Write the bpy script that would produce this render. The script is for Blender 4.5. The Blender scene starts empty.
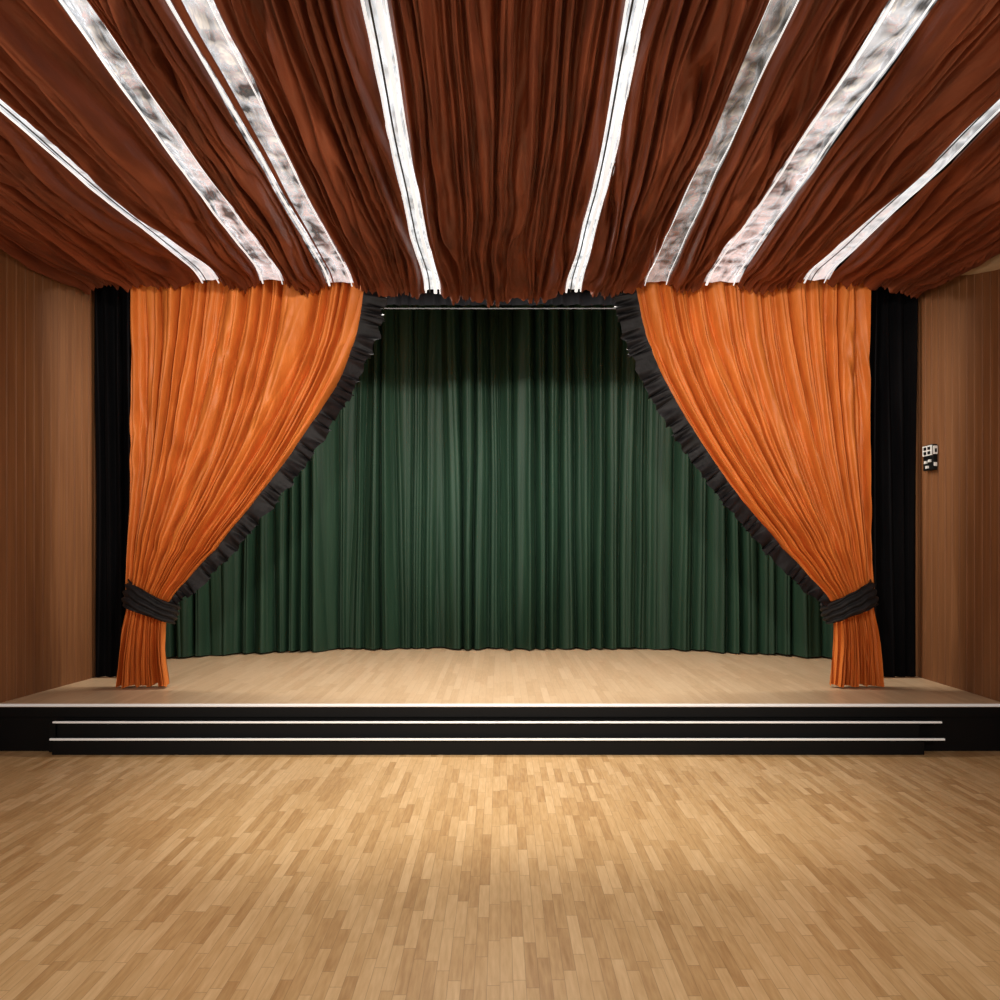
import bpy, math, random
from mathutils import Vector, noise, Matrix
random.seed(4)
scene = bpy.context.scene
scene.view_settings.view_transform = 'Standard'
CAMZ = 1.95
F = 800.0
def N(a, b=0.0, c=0.0): return noise.noise(Vector((a, b, c)))
def lerp(a, b, t): return a + (b - a) * t
def interp(tab, x):
    if x <= tab[0][0]: return tab[0][1]
    for (a, va), (b, vb) in zip(tab, tab[1:]):
        if x <= b:
            return lerp(va, vb, (x - a) / (b - a))
    return tab[-1][1]
def smooth_interp(tab, x):
    if x <= tab[0][0]: return tab[0][1]
    n = len(tab)
    for i in range(n - 1):
        if x <= tab[i + 1][0]:
            t = (x - tab[i][0]) / (tab[i + 1][0] - tab[i][0])
            p1, p2 = tab[i][1], tab[i + 1][1]
            p0 = tab[i - 1][1] if i > 0 else 2 * p1 - p2
            p3 = tab[i + 2][1] if i + 2 < n else 2 * p2 - p1
            return 0.5 * ((2 * p1) + (-p0 + p2) * t + (2 * p0 - 5 * p1 + 4 * p2 - p3) * t * t + (-p0 + 3 * p1 - 3 * p2 + p3) * t ** 3)
    return tab[-1][1]

# ------------------------------------------------------------ materials
def new_mat(name):
    m = bpy.data.materials.new(name); m.use_nodes = True
    nt = m.node_tree
    return m, nt, nt.nodes["Principled BSDF"]
def math_n(nt, op, a, b=None, c=None):
    n = nt.nodes.new("ShaderNodeMath"); n.operation = op
    for i, v in enumerate((a, b, c)):
        if v is None: continue
        if isinstance(v, (int, float)): n.inputs[i].default_value = v
        else: nt.links.new(v, n.inputs[i])
    return n.outputs[0]
def cloth(name, c1, c2, rough=0.8, sheen=0.2, scale=(6, 6, 1.2), bump=0.15, spec=0.3, detail=3, bscale=2.0):
    m, nt, b = new_mat(name)
    tc = nt.nodes.new("ShaderNodeTexCoord")
    mp = nt.nodes.new("ShaderNodeMapping"); mp.inputs["Scale"].default_value = scale
    nt.links.new(tc.outputs["Object"], mp.inputs[0])
    nz = nt.nodes.new("ShaderNodeTexNoise"); nz.inputs["Scale"].default_value = 1.0; nz.inputs["Detail"].default_value = detail
    nz.inputs["Roughness"].default_value = 0.5
    nt.links.new(mp.outputs[0], nz.inputs["Vector"])
    cr = nt.nodes.new("ShaderNodeValToRGB")
    cr.color_ramp.elements[0].position = 0.3; cr.color_ramp.elements[1].position = 0.7
    cr.color_ramp.elements[0].color = (*c1, 1); cr.color_ramp.elements[1].color = (*c2, 1)
    nt.links.new(nz.outputs["Fac"], cr.inputs[0])
    nt.links.new(cr.outputs[0], b.inputs["Base Color"])
    b.inputs["Roughness"].default_value = rough
    b.inputs["Specular IOR Level"].default_value = spec
    b.inputs["Sheen Weight"].default_value = sheen
    n2 = nt.nodes.new("ShaderNodeTexNoise"); n2.inputs["Scale"].default_value = bscale; n2.inputs["Detail"].default_value = 2
    nt.links.new(mp.outputs[0], n2.inputs["Vector"])
    bp = nt.nodes.new("ShaderNodeBump"); bp.inputs["Strength"].default_value = bump; bp.inputs["Distance"].default_value = 0.03
    nt.links.new(n2.outputs["Fac"], bp.inputs["Height"])
    nt.links.new(bp.outputs[0], b.inputs["Normal"])
    return m
M_orange = cloth("orange_satin", (0.63, 0.165, 0.028), (0.78, 0.225, 0.042), rough=0.48, sheen=0.0, scale=(6, 6, 2.5), bump=0.4, spec=0.35)
M_green = cloth("green_velvet", (0.009, 0.030, 0.017), (0.018, 0.050, 0.029), rough=0.55, sheen=0.0, scale=(11, 11, 0.5), bump=0.25, spec=0.3)
M_brown = cloth("rust_brown_cloth", (0.120, 0.027, 0.010), (0.225, 0.054, 0.020), rough=0.55, sheen=0.0, scale=(9, 1.6, 9), bump=0.5, spec=0.35)
M_black = cloth("black_velvet", (0.002, 0.002, 0.003), (0.005, 0.005, 0.006), rough=0.9, sheen=0.0, spec=0.1)
M_ruffle = cloth("charcoal_ruffle_cloth", (0.006, 0.0055, 0.006), (0.016, 0.014, 0.016), rough=0.6, sheen=0.0, scale=(12, 12, 12))

def wood_floor(name, ca, cb, cc, w=0.075, L=0.6, rough=0.38, gap=0.35):
    m, nt, b = new_mat(name)
    tc = nt.nodes.new("ShaderNodeTexCoord")
    sp = nt.nodes.new("ShaderNodeSeparateXYZ"); nt.links.new(tc.outputs["Object"], sp.inputs[0])
    xs = math_n(nt, 'DIVIDE', sp.outputs[0], w)
    row = math_n(nt, 'FLOOR', xs)
    fx = math_n(nt, 'FRACT', xs)
    wn = nt.nodes.new("ShaderNodeTexWhiteNoise"); wn.noise_dimensions = '1D'
    nt.links.new(row, wn.inputs["W"])
    ys = math_n(nt, 'ADD', math_n(nt, 'DIVIDE', sp.outputs[1], L), math_n(nt, 'MULTIPLY', wn.outputs["Value"], 7.0))
    col = math_n(nt, 'FLOOR', ys); fy = math_n(nt, 'FRACT', ys)
    cb_ = nt.nodes.new("ShaderNodeCombineXYZ"); nt.links.new(row, cb_.inputs[0]); nt.links.new(col, cb_.inputs[1])
    wn2 = nt.nodes.new("ShaderNodeTexWhiteNoise"); wn2.noise_dimensions = '3D'; nt.links.new(cb_.outputs[0], wn2.inputs["Vector"])
    gv = nt.nodes.new("ShaderNodeCombineXYZ")
    nt.links.new(math_n(nt, 'MULTIPLY', sp.outputs[0], 60.0), gv.inputs[0])
    nt.links.new(math_n(nt, 'MULTIPLY', sp.outputs[1], 6.0), gv.inputs[1])
    nt.links.new(math_n(nt, 'MULTIPLY', wn2.outputs["Value"], 50.0), gv.inputs[2])
    gn = nt.nodes.new("ShaderNodeTexNoise"); gn.inputs["Scale"].default_value = 1.0; gn.inputs["Detail"].default_value = 4
    nt.links.new(gv.outputs[0], gn.inputs["Vector"])
    tone = math_n(nt, 'ADD', math_n(nt, 'MULTIPLY', wn2.outputs["Value"], 0.5), math_n(nt, 'MULTIPLY', gn.outputs["Fac"], 0.75))
    cr = nt.nodes.new("ShaderNodeValToRGB")
    e = cr.color_ramp.elements
    e[0].position = 0.2; e[0].color = (*ca, 1); e[1].position = 1.0; e[1].color = (*cc, 1)
    k = e.new(0.55); k.color = (*cb, 1)
    nt.links.new(tone, cr.inputs[0])
    g1 = math_n(nt, 'LESS_THAN', math_n(nt, 'MINIMUM', fx, math_n(nt, 'SUBTRACT', 1.0, fx)), 0.025)
    g2 = math_n(nt, 'LESS_THAN', math_n(nt, 'MINIMUM', fy, math_n(nt, 'SUBTRACT', 1.0, fy)), 0.006)
    g = math_n(nt, 'MAXIMUM', g1, g2)
    mx = nt.nodes.new("ShaderNodeMix"); mx.data_type = 'RGBA'
    nt.links.new(math_n(nt, 'MULTIPLY', g, gap), mx.inputs[0])
    nt.links.new(cr.outputs[0], mx.inputs[6]); mx.inputs[7].default_value = (0.16, 0.08, 0.03, 1)
    nt.links.new(mx.outputs[2], b.inputs["Base Color"])
    b.inputs["Roughness"].default_value = rough
    b.inputs["Specular IOR Level"].default_value = 0.4
    return m
M_floor = wood_floor("oak_strip_parquet", (0.38, 0.205, 0.078), (0.54, 0.335, 0.150), (0.70, 0.475, 0.25), w=0.058, L=0.40, rough=0.36, gap=0.4)
M_stage = wood_floor("stage_boards", (0.56, 0.37, 0.21), (0.65, 0.45, 0.27), (0.72, 0.52, 0.33), w=0.07, L=0.8, rough=0.34, gap=0.2)

def wood_wall():
    m, nt, b = new_mat("slatted_oak_panelling")
    tc = nt.nodes.new("ShaderNodeTexCoord")
    mp = nt.nodes.new("ShaderNodeMapping"); mp.inputs["Scale"].default_value = (25, 25, 0.9)
    nt.links.new(tc.outputs["Object"], mp.inputs[0])
    nz = nt.nodes.new("ShaderNodeTexNoise"); nz.inputs["Scale"].default_value = 1; nz.inputs["Detail"].default_value = 6
    nt.links.new(mp.outputs[0], nz.inputs["Vector"])
    cr = nt.nodes.new("ShaderNodeValToRGB")
    cr.color_ramp.elements[0].position = 0.3; cr.color_ramp.elements[1].position = 0.7
    cr.color_ramp.elements[0].color = (0.165, 0.064, 0.023, 1); cr.color_ramp.elements[1].color = (0.24, 0.100, 0.037, 1)
    nt.links.new(nz.outputs["Fac"], cr.inputs[0]); nt.links.new(cr.outputs[0], b.inputs["Base Color"])
    b.inputs["Roughness"].default_value = 0.6
    b.inputs["Specular IOR Level"].default_value = 0.3
    return m
M_wall = wood_wall()
def plain(name, col, rough=0.5, metal=0.0, emit=None, es=0.0):
    m, nt, b = new_mat(name)
    nz = nt.nodes.new("ShaderNodeTexNoise"); nz.inputs["Scale"].default_value = 9; nz.inputs["Detail"].default_value = 4
    cr = nt.nodes.new("ShaderNodeValToRGB")
    cr.color_ramp.elements[0].color = (*[c * 0.85 for c in col], 1); cr.color_ramp.elements[1].color = (*[min(1, c * 1.12) for c in col], 1)
    nt.links.new(nz.outputs["Fac"], cr.inputs[0]); nt.links.new(cr.outputs[0], b.inputs["Base Color"])
    b.inputs["Roughness"].default_value = rough; b.inputs["Metallic"].default_value = metal
    b.inputs["Specular IOR Level"].default_value = 0.2
    if emit:
        b.inputs["Emission Color"].default_value = (*emit, 1); b.inputs["Emission Strength"].default_value = es
    return m
M_blackpaint = plain("black_paint", (0.0018, 0.0018, 0.002), 0.6)
M_dark = plain("dark_plaster", (0.008, 0.0075, 0.0075), 0.9)
M_nosing = plain("white_aluminium_nosing", (0.85, 0.84, 0.82), 0.35, 0.0, (1, 0.98, 0.95), 0.12)  # white trim with a faint glow put into the material
M_steel = plain("dark_steel", (0.04, 0.04, 0.04), 0.5, 0.3)
M_cream = plain("cream_plaster", (0.42, 0.29, 0.17), 0.7)
M_white = plain("white_plastic", (0.8, 0.8, 0.78), 0.4)

def foil(name, lo, mid, hi, es, metal=0.6, p0=0.38, p1=0.60):
    m, nt, b = new_mat(name)
    tc = nt.nodes.new("ShaderNodeTexCoord")
    mp = nt.nodes.new("ShaderNodeMapping"); mp.inputs["Scale"].default_value = (9, 2.6, 4); mp.inputs["Rotation"].default_value = (0, 0, 0.5)
    nt.links.new(tc.outputs["Object"], mp.inputs[0])
    nz = nt.nodes.new("ShaderNodeTexNoise"); nz.inputs["Scale"].default_value = 1.0; nz.inputs["Detail"].default_value = 3; nz.inputs["Distortion"].default_value = 0.8
    nt.links.new(mp.outputs[0], nz.inputs["Vector"])
    mp2 = nt.nodes.new("ShaderNodeMapping"); mp2.inputs["Scale"].default_value = (4, 8, 3); mp2.inputs["Rotation"].default_value = (0, 0, -0.5)
    nt.links.new(tc.outputs["Object"], mp2.inputs[0])
    n2 = nt.nodes.new("ShaderNodeTexNoise"); n2.inputs["Scale"].default_value = 1.0; n2.inputs["Detail"].default_value = 1
    nt.links.new(mp2.outputs[0], n2.inputs["Vector"])
    t = math_n(nt, 'ADD', math_n(nt, 'MULTIPLY', nz.outputs["Fac"], 0.65), math_n(nt, 'MULTIPLY', n2.outputs["Fac"], 0.35))
    cr = nt.nodes.new("ShaderNodeValToRGB")
    e = cr.color_ramp.elements
    e[0].position = p0; e[1].position = p1
    e[0].color = (*lo, 1); e[1].color = (*hi, 1)
    k = e.new(lerp(p0, p1, 0.4)); k.color = (*mid, 1)
    nt.links.new(t, cr.inputs[0])
    nt.links.new(cr.outputs[0], b.inputs["Base Color"])
    nt.links.new(cr.outputs[0], b.inputs["Emission Color"])  # ramp also feeds emission: foil highlights painted in as a patchy glow
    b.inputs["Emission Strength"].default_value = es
    b.inputs["Metallic"].default_value = metal; b.inputs["Roughness"].default_value = 0.22
    bp = nt.nodes.new("ShaderNodeBump"); bp.inputs["Strength"].default_value = 1.0; bp.inputs["Distance"].default_value = 0.12
    nt.links.new(t, bp.inputs["Height"]); nt.links.new(bp.outputs[0], b.inputs["Normal"])
    return m
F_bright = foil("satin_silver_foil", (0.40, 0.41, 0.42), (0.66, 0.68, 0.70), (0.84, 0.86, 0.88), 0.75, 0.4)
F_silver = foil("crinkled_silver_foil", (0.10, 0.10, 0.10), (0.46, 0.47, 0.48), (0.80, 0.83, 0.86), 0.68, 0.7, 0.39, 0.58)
F_dim = foil("dark_silver_foil", (0.09, 0.08, 0.07), (0.26, 0.25, 0.24), (0.55, 0.55, 0.55), 0.55, 0.7, 0.38, 0.60)  # darker foil variant for a single strip
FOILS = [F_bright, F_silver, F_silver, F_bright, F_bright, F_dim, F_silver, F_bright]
M_rail = plain("white_strip_rail_glow", (0.8, 0.8, 0.8), 0.4, 0.0, (0.97, 0.99, 1.0), 0.7)  # white frame rails; their brightness is put in as emission

# ------------------------------------------------------------ mesh helpers
def mk(name, verts, faces, mat, smooth=True, parent=None, thick=0.0):
    me = bpy.data.meshes.new(name); me.from_pydata(verts, [], faces); me.update()
    ob = bpy.data.objects.new(name, me); scene.collection.objects.link(ob)
    mats = mat if isinstance(mat, (list, tuple)) else [mat]
    for mm in mats: me.materials.append(mm)
    if smooth:
        me.polygons.foreach_set("use_smooth", [True] * len(me.polygons))
    if parent: ob.parent = parent
    if thick:
        md = ob.modifiers.new("thick", 'SOLIDIFY'); md.thickness = thick; md.offset = 0
    return ob
def grid(fn, nu, nv):
    v = []; f = []
    for j in range(nv + 1):
        for i in range(nu + 1):
            v.append(fn(i / nu, j / nv))
    for j in range(nv):
        for i in range(nu):
            a = j * (nu + 1) + i
            f.append((a, a + 1, a + nu + 2, a + nu + 1))
    return v, f
def boxes(name, lst, mat, parent=None, bevel=0.0):
    v = []; f = []; mi = []
    for b in lst:
        x0, x1, y0, y1, z0, z1 = b[:6]
        k = len(v)
        v += [(x0, y0, z0), (x1, y0, z0), (x1, y1, z0), (x0, y1, z0), (x0, y0, z1), (x1, y0, z1), (x1, y1, z1), (x0, y1, z1)]
        f += [(k, k + 3, k + 2, k + 1), (k + 4, k + 5, k + 6, k + 7), (k, k + 1, k + 5, k + 4), (k + 1, k + 2, k + 6, k + 5), (k + 2, k + 3, k + 7, k + 6), (k + 3, k, k + 4, k + 7)]
        mi += [b[6] if len(b) > 6 else 0] * 6
    ob = mk(name, v, f, mat, smooth=False, parent=parent)
    ob.data.polygons.foreach_set("material_index", mi)
    if bevel:
        md = ob.modifiers.new("bev", 'BEVEL'); md.width = bevel; md.segments = 2
    return ob
def empty(name):
    e = bpy.data.objects.new(name, None); scene.collection.objects.link(e); e.empty_display_size = 0.2
    return e

# ------------------------------------------------------------ room shell
STZ = 0.45
boxes("floor", [(-6, 6, -2, 13, -0.1, 0.0)], M_floor)
boxes("ceiling", [(-6, 6, -2, 13, 5.7, 5.8)], M_dark)
boxes("wall_back", [(-6, 6, 12.6, 12.75, 0, 5.7)], M_dark)

def panel_wall(name, pts, inward):
    prof = []
    for (a, b) in zip(pts, pts[1:]):
        a = Vector(a); b = Vector(b); L = (b - a).length; n = max(1, round(L / 0.13)); d = (b - a) / n
        nrm = Vector((inward, 0))
        for i in range(n):
            p = a + d * i
            prof += [p + d * 0.03 - nrm * 0.007, p + d * 0.08, p + d * 0.5, p + d * 0.92, p + d * 0.97 - nrm * 0.007]
    v = []; f = []
    n = len(prof)
    for p in prof: v.append((p.x, p.y, 0.0))
    for p in prof: v.append((p.x, p.y, 5.7))
    for i in range(n - 1): f.append((i, i + 1, n + i + 1, n + i))
    k = len(v)
    for p in (prof[0], prof[-1]):
        v.append((p.x - inward * 0.2, p.y, 0)); v.append((p.x - inward * 0.2, p.y, 5.7))
    f.append((k, k + 1, k + 3, k + 2)); f.append((0, k, k + 1, n)); f.append((n - 1, k + 2, k + 3, 2 * n - 1))
    return mk(name, v, f, M_wall, smooth=False)
panel_wall("wall_left", [(-4.78, -2), (-4.78, 7.3), (-4.60, 8.95), (-4.60, 12.6)], 1)
panel_wall("wall_right", [(4.80, -2), (4.80, 7.3), (4.76, 8.95), (4.76, 12.6)], -1)

stg = empty("stage_platform")
boxes("deck", [(-4.76, 4.78, 7.55, 12.6, STZ - 0.05, STZ)], M_stage, parent=stg)
boxes("fascia", [(-4.77, 4.79, 7.57, 12.6, 0.0, STZ - 0.05)], M_blackpaint, parent=stg)
boxes("edge_trim", [(-4.765, 4.785, 7.525, 7.55, STZ - 0.022, STZ + 0.003)], M_nosing, parent=stg, bevel=0.004)
boxes("fascia_cap", [(-4.765, 4.785, 7.54, 7.57, STZ - 0.12, STZ - 0.03)], M_blackpaint, parent=stg)

st = empty("stage_steps")
boxes("upper_step", [(-4.14, 3.92, 7.475, 7.565, 0.0, 0.30)], M_blackpaint, parent=st, bevel=0.004)
boxes("lower_step", [(-4.16, 3.94, 7.425, 7.475, 0.0, 0.15)], M_blackpaint, parent=st, bevel=0.004)
boxes("upper_nosing", [(-4.17, 4.12, 7.452, 7.474, 0.288, 0.304)], M_nosing, parent=st, bevel=0.003)
boxes("lower_nosing", [(-4.17, 4.12, 7.402, 7.424, 0.140, 0.158)], M_nosing, parent=st, bevel=0.003)
boxes("nosing_brackets", [(3.93, 4.10, 7.48, 7.56, 0.27, 0.286), (3.93, 4.10, 7.43, 7.56, 0.12, 0.138), (-4.20, -4.14, 7.45, 7.56, 0.02, 0.29)], M_blackpaint, parent=st)

# ------------------------------------------------------------ pleat functions
def pleat(s, t, seed, warp=0.35, vs=0.6):
    w = s + warp * N(s * 0.45, t * vs, seed) * 2 + 0.25 * N(s * 1.3, t * vs * 1.7, seed + 7)
    a = 0.65 + 0.7 * N(s * 0.35, t * 0.5, seed + 3)
    v = math.sin(2 * math.pi * w)
    v = math.copysign(abs(v) ** 0.75, v)
    return a * v + 0.35 * math.sin(4 * math.pi * w + 2.5 * N(s * 0.3, t, seed + 5)) + 0.5 * N(s * 0.9, t * 1.0, seed + 9)
def columns(s, t, seed, warp=0.6, vs=0.5, sec=0.28, pw=0.62):
    """rounded tubes with narrow deep valleys; 0 (valley) .. ~1 (crest)"""
    w = s + warp * N(s * 0.5, t * vs, seed) + 0.25 * N(s * 1.4, t * vs * 1.6, seed + 7)
    a = min(1.35, max(0.3, 0.85 + 0.9 * N(s * 0.55, t * 0.35, seed + 3)))
    c = abs(math.cos(math.pi * w)) ** pw
    c2 = abs(math.cos(math.pi * (2.37 * w + 0.7 * N(s * 0.7, t * 0.8, seed + 13)))) ** 0.8
    return a * c + sec * c2 + 0.35 * N(s * 0.6, t * 0.7, seed + 9)

def gy(x):
    q = abs(x) / 4.45
    return 11.54 - 1.05 * smooth_interp([(0, 0), (0.35, 0.03), (0.62, 0.22), (0.8, 0.55), (1.0, 1.0)], q)
def green(u, v):
    x = lerp(-4.48, 4.6, u)
    z = lerp(5.45, STZ + 0.012, v)
    s = (x + 5) / 0.215
    p = columns(s, z * 0.14, 11.3, 0.9, 0.5, 0.14, 0.7)
    amp = 0.18 + 0.04 * v
    return (x + 0.02 * N(s, z * 0.5, 2.2), gy(x) + 0.08 - amp * p, z + (0.02 * N(x * 3, 0, 1) + 0.012 if v == 1 else 0))
v, f = grid(green, 1200, 50)
mk("backdrop_curtain", v, f, M_green)

def leg(x0, x1, seed):
    def fn(u, v):
        x = lerp(x0, x1, u); z = lerp(5.4, STZ + 0.008, v)
        return (x, 9.05 + 0.035 * pleat(x / 0.13, z * 0.3, seed), z)
    v, f = grid(fn, 120, 30)
    mk("black_leg_curtain", v, f, M_black)
leg(-4.57, -3.86, 3.1); leg(3.95, 4.72, 8.4)

def border(u, v):
    x = lerp(-4.5, 4.6, u); z = lerp(5.6, 4.80, v)
    return (x, 9.5 + 0.03 * pleat(x / 0.16, z, 4.4), z)
v, f = grid(border, 600, 8)
mk("border_curtain", v, f, M_black)
tr = empty("curtain_track")
boxes("rail", [(-4.55, 4.7, 9.55, 9.57, 4.768, 4.780)], M_steel, parent=tr)
boxes("hangers", [(x, x + 0.012, 9.555, 9.567, 4.780, 5.7) for x in [-4.4 + 1.1 * i for i in range(9)]], M_blackpaint, parent=tr)

# ------------------------------------------------------------ orange curtains
YC = 8.39
def px2x(px, Y=YC): return (px - 500) * Y / F
def py2z(py, Y=YC): return CAMZ + (545 - py) * Y / F
def orange_curtain(side, seed):
    root = empty("orange_stage_curtain")
    S = -1 if side < 0 else 1
    def X(px): return -px2x(px)
    inner = [(288, 368), (320, 362), (350, 352), (400, 328), (450, 297), (500, 260), (550, 219), (580, 190), (600, 172), (615, 165), (640, 164), (665, 166), (690, 169)]
    outer = [(288, 131), (400, 130), (500, 129), (570, 128), (590, 127), (605, 127), (630, 123), (660, 120), (690, 118)]
    inn = [(-py2z(a), X(b)) for a, b in inner]
    out = [(-py2z(a), X(b)) for a, b in outer]
    ztop, zbot = py2z(272), STZ + 0.01
    NF = 14
    def surf(u, z):
        xi = smooth_interp(inn, -z); xo = smooth_interp(out, -z)
        x = lerp(xo, xi, u)
        s = u * NF
        t = (ztop - z)
        p = columns(s, t * 0.40, seed, 0.9, 0.6, 0.24, 0.8) - 0.7
        zt = py2z(603)
        k = min(1, abs(z - zt) / 0.6)
        amp = lerp(0.035, 0.14, k ** 0.6)
        crease = 0.012 * math.sin(2 * math.pi * (u * NF * 1.3 + 2.2 * N(u * 5, t * 0.8, seed + 20))) * min(1, t / 1.2) * k
        crease += 0.010 * N(x * 9, z * 5, seed + 50) * k
        bulge = -0.10 * math.sin(math.pi * u) * max(0, 1 - abs(z - (zt + 0.7)) / 0.9)
        y = YC - amp * p + crease + bulge
        if z < zt: y += 0.02
        x += 0.014 * N(s * 0.8, t * 1.2, seed + 31)
        return x, y, z
    def fn(u, v):
        z = lerp(ztop, zbot, v)
        x, y, z2 = surf(u, z)
        if v > 0.96: z2 += 0.03 * max(0, 0.4 + N(u * 9, 0, seed)) * (v - 0.96) / 0.04
        return (S * x, y, z2)
    v, f = grid(fn, 460, 170)
    mk("drape", v, f, M_orange, parent=root)
    zA, zB = py2z(280), py2z(603)
    n = 520; m = 10
    vs = []; fs = []
    for i in range(n + 1):
        t = i / n; z = lerp(zA, zB, t)
        x, y, _ = surf(1.0, z)
        x2, _, _ = surf(1.0, z - 0.03)
        tang = Vector((x2 - x, 0, -0.03)).normalized()
        nrm = Vector((-abs(tang.z), 0, -abs(tang.x)))
        wid = lerp(0.22, 0.145, t) * (1 + 0.2 * N(t * 40, 0, seed)) * (1 if t < 0.93 else lerp(1, 0.5, (t - 0.93) / 0.07))
        ph = t * 34 + 1.6 * N(t * 20, 1, seed)
        for j in range(m + 1):
            q = j / m
            off = (q * 1.10 - 0.10) * wid
            wave = math.sin(2 * math.pi * ph) + 0.5 * math.sin(2 * math.pi * ph * 1.7 + 1)
            yy = YC - 0.03 + (y - YC) * (1 - q) + 0.045 * q * wave
            slide = 0.02 * q * math.cos(2 * math.pi * ph)
            vs.append((S * (x + nrm.x * off + tang.x * slide), yy, z + nrm.z * off + tang.z * slide))
    for i in range(n):
        for j in range(m):
            a = i * (m + 1) + j
            fs.append((a, a + 1, a + m + 2, a + m + 1))
    mk("ruffle_trim", vs, fs, M_ruffle, parent=root)
    cx = X(151); cz = py2z(603)
    a_, b_, h = 0.285, 0.135, 0.30
    tilt = math.radians(24)
    vs = []; fs = []; nu = 96; nv = 24
    for j in range(nv + 1):
        q = j / nv
        for i in range(nu):
            th = 2 * math.pi * i / nu
            g = (q - 0.5)
            wr = 0.014 * math.sin(2 * math.pi * (q * 3.5 + 0.5 * math.sin(th * 1.0 + seed) + 0.35 * N(math.cos(th) * 2, math.sin(th) * 2, seed)))
            endc = 0.012 * math.cos(math.pi * g)
            lx = (a_ + wr + endc) * math.cos(th); ly = (b_ + wr + endc) * math.sin(th)
            hh = h * (0.82 + 0.12 * math.cos(th))
            lz = g * hh + 0.01 * N(math.cos(th) * 2, q * 3, seed)
            X2 = lx * math.cos(tilt) - lz * math.sin(tilt) * 0.6
            Z2 = lx * math.sin(tilt) + lz * math.cos(tilt)
            vs.append((S * (cx + X2), YC + 0.005 + ly, cz + Z2))
    for j in range(nv):
        for i in range(nu):
            i2 = (i + 1) % nu
            fs.append((j * nu + i, j * nu + i2, (j + 1) * nu + i2, (j + 1) * nu + i))
    mk("tieback_band", vs, fs, M_ruffle, parent=root, thick=0.012)
    return root
orange_curtain(-1, 5.7)
orange_curtain(1, 17.9)

# ------------------------------------------------------------ ceiling drape
def far_y(x):
    a = abs(x)
    return 8.25 + (0.65 * ((a - 3.7) / 0.9) ** 1.5 if a > 3.7 else 0)
Y0 = 0.6
def zc(x, Y):
    c = math.exp(-(x / 1.1) ** 2)
    z = CAMZ + 2.75
    z += c * smooth_interp([(0, 0.3), (3, 0.3), (4.2, 0.12), (5.2, -0.12), (6.3, -0.22), (7.5, -0.17), (8.3, -0.12)], Y)
    a = abs(x)
    if a > 3.2: z += 0.13 * min(1, (a - 3.2) / 1.3)
    return z
def droop(x, d):
    return (0.06 * (1 - d / 0.3) ** 2) if d < 0.3 else 0.0
strips = [(-2.98, -3.14, 0.20, 0.13), (-2.34, -2.17, 0.25, 0.17), (-1.64, -1.57, 0.29, 0.24), (-0.69, -0.65, 0.17, 0.13),
          (0.76, 0.71, 0.16, 0.10), (1.60, 1.44, 0.25, 0.15), (2.27, 2.10, 0.36, 0.24), (3.24, 3.08, 0.26, 0.12)]
def sx(s, Y):
    t = (Y - 4.2) / 4.05
    wob = 0.018 * N(Y * 1.1, s[0] * 3, 2.0)
    tt = max(t, -0.3)
    return lerp(s[1], s[0], tt) + wob, max(0.09, lerp(s[3], s[2], t * abs(t) if t > 0 else 0))
edges = [None] + strips + [None]
vs = []; fs = []
for bi in range(len(edges) - 1):
    L, R = edges[bi], edges[bi + 1]
    wm = (R[0] if R else 4.7) - (L[0] if L else -4.6)
    nu = int(abs(wm) / 0.0105); nv = 100
    npl = abs(wm) / 0.14
    k0 = len(vs)
    for j in range(nv + 1):
        q = j / nv
        for i in range(nu + 1):
            u = i / nu
            Yn = lerp(Y0, 8.25, q)
            if L: xl, wl = sx(L, Yn); xl += wl / 2
            else: xl = -4.74 if Yn < 7.3 else lerp(-4.74, -4.59, min(1, (Yn - 7.3) / 1.4))
            if R: xr, wr = sx(R, Yn); xr -= wr / 2
            else: xr = 4.76 if Yn < 7.3 else lerp(4.76, 4.74, min(1, (Yn - 7.3) / 1.4))
            x = lerp(xl, xr, u)
            Y = lerp(Y0, far_y(x), q)
            s = u * npl
            d = far_y(x) - Y
            p = columns(s + bi * 31, Y * 0.5, 21.0 + bi, 1.4, 0.7, 0.5, 0.8) - 0.6
            edge = min(u, 1 - u) * npl
            ea = min(1, 0.3 + edge) * (1 if d > 0.5 else lerp(0.5, 1, d / 0.5))
            z = zc(x, Y) - 0.05 * math.sin(math.pi * u) - 0.155 * p * ea
            z += 0.016 * N(x * 9, Y * 3.2, 71) * min(1, edge)
            z += 0.03 * N(x * 1.5, Y * 0.7, 9)
            z -= droop(x, d)
            if d < 0.3: z += 0.02 * (1 - d / 0.3) * N(x * 3, 0, 3)
            x += 0.03 * N(s * 0.7, Y * 1.1, 44 + bi) * min(1, edge)
            vs.append((x, Y, z))
    for j in range(nv):
        for i in range(nu):
            a = k0 + j * (nu + 1) + i
            fs.append((a, a + 1, a + nu + 2, a + nu + 1))
mk("ceiling_drape", vs, fs, M_brown)

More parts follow.
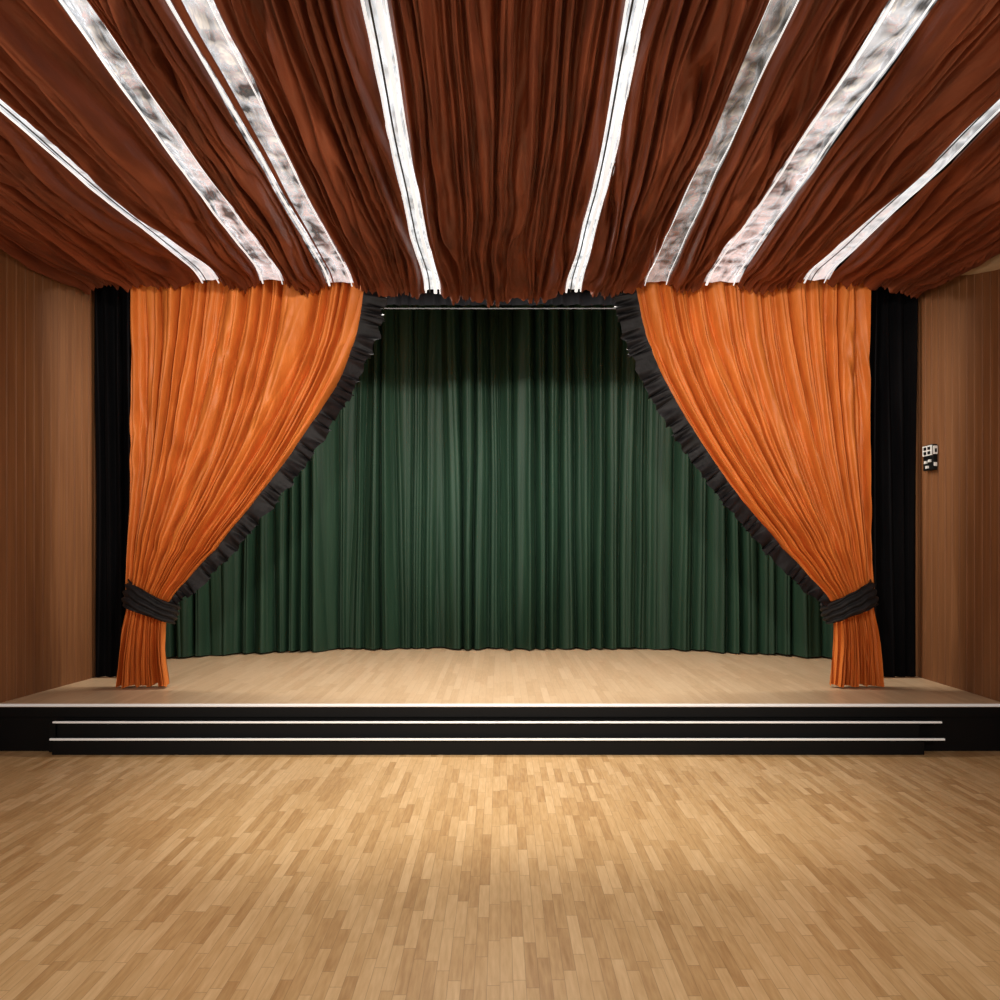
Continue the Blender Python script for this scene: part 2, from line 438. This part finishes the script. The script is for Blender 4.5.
for si, s in enumerate(strips):
    root = empty("ceiling_foil_strip")  # silver foil strip between drape bands; its glow is put into the material
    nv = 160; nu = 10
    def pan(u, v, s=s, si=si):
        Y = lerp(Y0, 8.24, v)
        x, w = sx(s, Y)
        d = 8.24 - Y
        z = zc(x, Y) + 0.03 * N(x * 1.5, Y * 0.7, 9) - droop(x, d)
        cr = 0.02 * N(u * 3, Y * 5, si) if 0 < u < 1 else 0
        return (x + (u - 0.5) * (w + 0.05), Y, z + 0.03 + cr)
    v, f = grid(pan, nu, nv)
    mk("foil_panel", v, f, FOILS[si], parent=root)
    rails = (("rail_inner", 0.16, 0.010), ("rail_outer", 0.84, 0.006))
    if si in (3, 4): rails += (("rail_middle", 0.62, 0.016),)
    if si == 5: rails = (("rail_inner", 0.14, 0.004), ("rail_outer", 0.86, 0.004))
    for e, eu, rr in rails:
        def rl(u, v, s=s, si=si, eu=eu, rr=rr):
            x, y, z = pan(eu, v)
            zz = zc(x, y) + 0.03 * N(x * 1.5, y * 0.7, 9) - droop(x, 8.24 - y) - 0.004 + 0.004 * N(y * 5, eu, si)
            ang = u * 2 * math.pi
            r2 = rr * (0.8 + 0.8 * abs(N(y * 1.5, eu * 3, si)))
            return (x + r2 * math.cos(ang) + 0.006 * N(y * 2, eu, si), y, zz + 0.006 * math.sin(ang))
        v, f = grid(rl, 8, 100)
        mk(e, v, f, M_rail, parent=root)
    if si in (0, 2, 3, 4, 7):   # joint running along the strip (a fabric tuck on the widest one)
        def jn(u, v, s=s, si=si):
            eu = 0.36 if si != 2 else 0.30
            x, y, z = pan(eu, v)
            zz = zc(x, y) + 0.03 * N(x * 1.5, y * 0.7, 9) - droop(x, 8.24 - y) - 0.002
            ang = u * 2 * math.pi
            r = 0.006 if si != 2 else lerp(0.030, 0.008, min(1, max(0, (y - 3.8) / 3.6)))
            return (x + r * math.cos(ang), y, zz + min(0.012, r * 0.6) * math.sin(ang))
        v, f = grid(jn, 8, 100)
        mk("joint", v, f, M_brown if si == 2 else M_steel, parent=root)

def cornice(name, xw, inward, lo_tab):
    def fn(u, v):
        Y = lerp(5.5, 8.85, u)
        lo = interp(lo_tab, Y); z = lerp(lo, 5.1, v)
        return (xw(Y) + inward * (0.02 + 0.05 * math.sin(math.pi * min(1, v * 1.5 + 0.05))), Y, z)
    v, f = grid(fn, 30, 10)
    mk(name, v, f, M_cream, thick=0.01)
cornice("trim_1", lambda Y: 4.78 if Y < 7.3 else lerp(4.80, 4.76, (Y - 7.3) / 1.65), -1, [(5.5, 4.42), (7.5, 4.55), (8.0, 4.66), (8.85, 4.9)])
cornice("trim_2", lambda Y: -4.78 if Y < 7.3 else lerp(-4.78, -4.60, (Y - 7.3) / 1.65), 1, [(5.5, 4.6), (7.5, 4.74), (8.0, 4.92), (8.85, 5.0)])

# wall control panel
cp = empty("wall_control_panel")
Yc, Zc, Xw = 8.80, 2.91, 4.757
boxes("plate", [(Xw - 0.05, Xw + 0.0, Yc - 0.10, Yc + 0.10, Zc - 0.14, Zc + 0.14, 0)], [M_blackpaint], parent=cp, bevel=0.006)
fr = Xw - 0.05
lst = [(fr - 0.012, fr, Yc - 0.09, Yc + 0.09, Zc + 0.02, Zc + 0.13, 0)]
for i in range(2):
    for j in range(2):
        lst.append((fr - 0.02, fr - 0.012, Yc - 0.070 + 0.08 * i, Yc - 0.025 + 0.08 * i, Zc + 0.033 + 0.05 * j, Zc + 0.065 + 0.05 * j, 1))
for (yy, zz) in ((-0.05, -0.04), (0.03, -0.05), (0.0, -0.105)):
    lst.append((fr - 0.018, fr, Yc + yy - 0.02, Yc + yy + 0.02, Zc + zz - 0.014, Zc + zz + 0.014, 0))
lst.append((Xw - 0.045, Xw - 0.005, Yc - 0.112, Yc - 0.10, Zc + 0.03, Zc + 0.12, 0))
lst.append((Xw - 0.035, Xw - 0.015, Yc - 0.118, Yc - 0.112, Zc + 0.05, Zc + 0.09, 1))
lst.append((Xw - 0.040, Xw - 0.010, Yc - 0.112, Yc - 0.10, Zc - 0.10, Zc - 0.06, 0))
boxes("switches", lst, [M_white, M_blackpaint], parent=cp)

# ------------------------------------------------------------ lights
def aim(ob, tgt):
    d = Vector(tgt) - ob.location
    ob.rotation_euler = d.to_track_quat('-Z', 'Y').to_euler()
def spot(name, loc, tgt, power, deg, blend=1.0, rad=0.15, col=(1, 0.93, 0.82)):
    l = bpy.data.lights.new(name, 'SPOT'); l.energy = power; l.spot_size = math.radians(deg); l.spot_blend = blend
    l.shadow_soft_size = rad; l.color = col
    o = bpy.data.objects.new(name, l); scene.collection.objects.link(o); o.location = loc; aim(o, tgt)
def area(name, loc, tgt, power, sx_, sy_, col=(1, 0.94, 0.85)):
    l = bpy.data.lights.new(name, 'AREA'); l.shape = 'RECTANGLE'; l.size = sx_; l.size_y = sy_; l.energy = power; l.color = col
    o = bpy.data.objects.new(name, l); scene.collection.objects.link(o); o.location = loc; aim(o, tgt)
spot("spot_lamp_forestage", (-1.2, 3.8, 4.3), (-1.0, 6.9, 0.0), 640, 60, 1.0, 0.3, (1, 0.96, 0.89))
spot("spot_lamp_forestage", (1.2, 3.8, 4.3), (1.0, 6.9, 0.0), 640, 60, 1.0, 0.3, (1, 0.96, 0.89))
spot("spot_lamp_forestage", (0, 2.2, 4.3), (0, 5.6, 0.0), 270, 80, 1.0, 0.3, (1, 0.95, 0.87))
spot("spot_lamp_backdrop", (-0.9, 3.2, 4.0), (-0.1, 11.4, 2.3), 820, 23, 1.0, 0.1, (0.97, 1.0, 0.93))
spot("added_pleat_spot", (-3.0, 9.35, 3.4), (0.4, 11.5, 2.4), 75, 60, 1.0, 0.1, (0.97, 1.0, 0.95))  # pair of unseen spots added to side-shade the backdrop pleats
spot("added_pleat_spot", (3.0, 9.35, 3.4), (-0.4, 11.5, 2.4), 75, 60, 1.0, 0.1, (0.97, 1.0, 0.95))
spot("spot_lamp_curtain", (-0.6, 3.2, 4.1), (-2.8, 8.4, 3.3), 620, 50, 1.0, 0.12)
spot("spot_lamp_curtain", (0.6, 3.2, 4.1), (2.8, 8.4, 3.3), 620, 50, 1.0, 0.12)
area("batten_light_stage", (0, 8.9, 4.95), (0, 9.05, 0.45), 280, 6.0, 0.2)
area("added_drape_fill", (-4.3, 2.2, 2.4), (0.8, 6.0, 4.7), 110, 0.8, 0.8)  # unseen area lamps added both sides to rake across the ceiling folds
area("added_drape_fill", (4.3, 2.2, 2.4), (-0.8, 6.0, 4.7), 85, 0.8, 0.8)
area("house_light", (0, 0.6, 3.2), (0, 6.5, 2.6), 45, 5.0, 0.8)

w = bpy.data.worlds.new("world"); scene.world = w; w.use_nodes = True
w.node_tree.nodes["Background"].inputs[0].default_value = (1.0, 0.95, 0.9, 1)
w.node_tree.nodes["Background"].inputs[1].default_value = 0.33

cam = bpy.data.cameras.new("camera"); co = bpy.data.objects.new("camera", cam); scene.collection.objects.link(co)
co.location = (0, 0, CAMZ); co.rotation_euler = (math.radians(90), 0, 0)
cam.sensor_width = 36; cam.lens = 36 * F / 1000; cam.shift_y = 0.045; cam.clip_start = 0.05
scene.camera = co
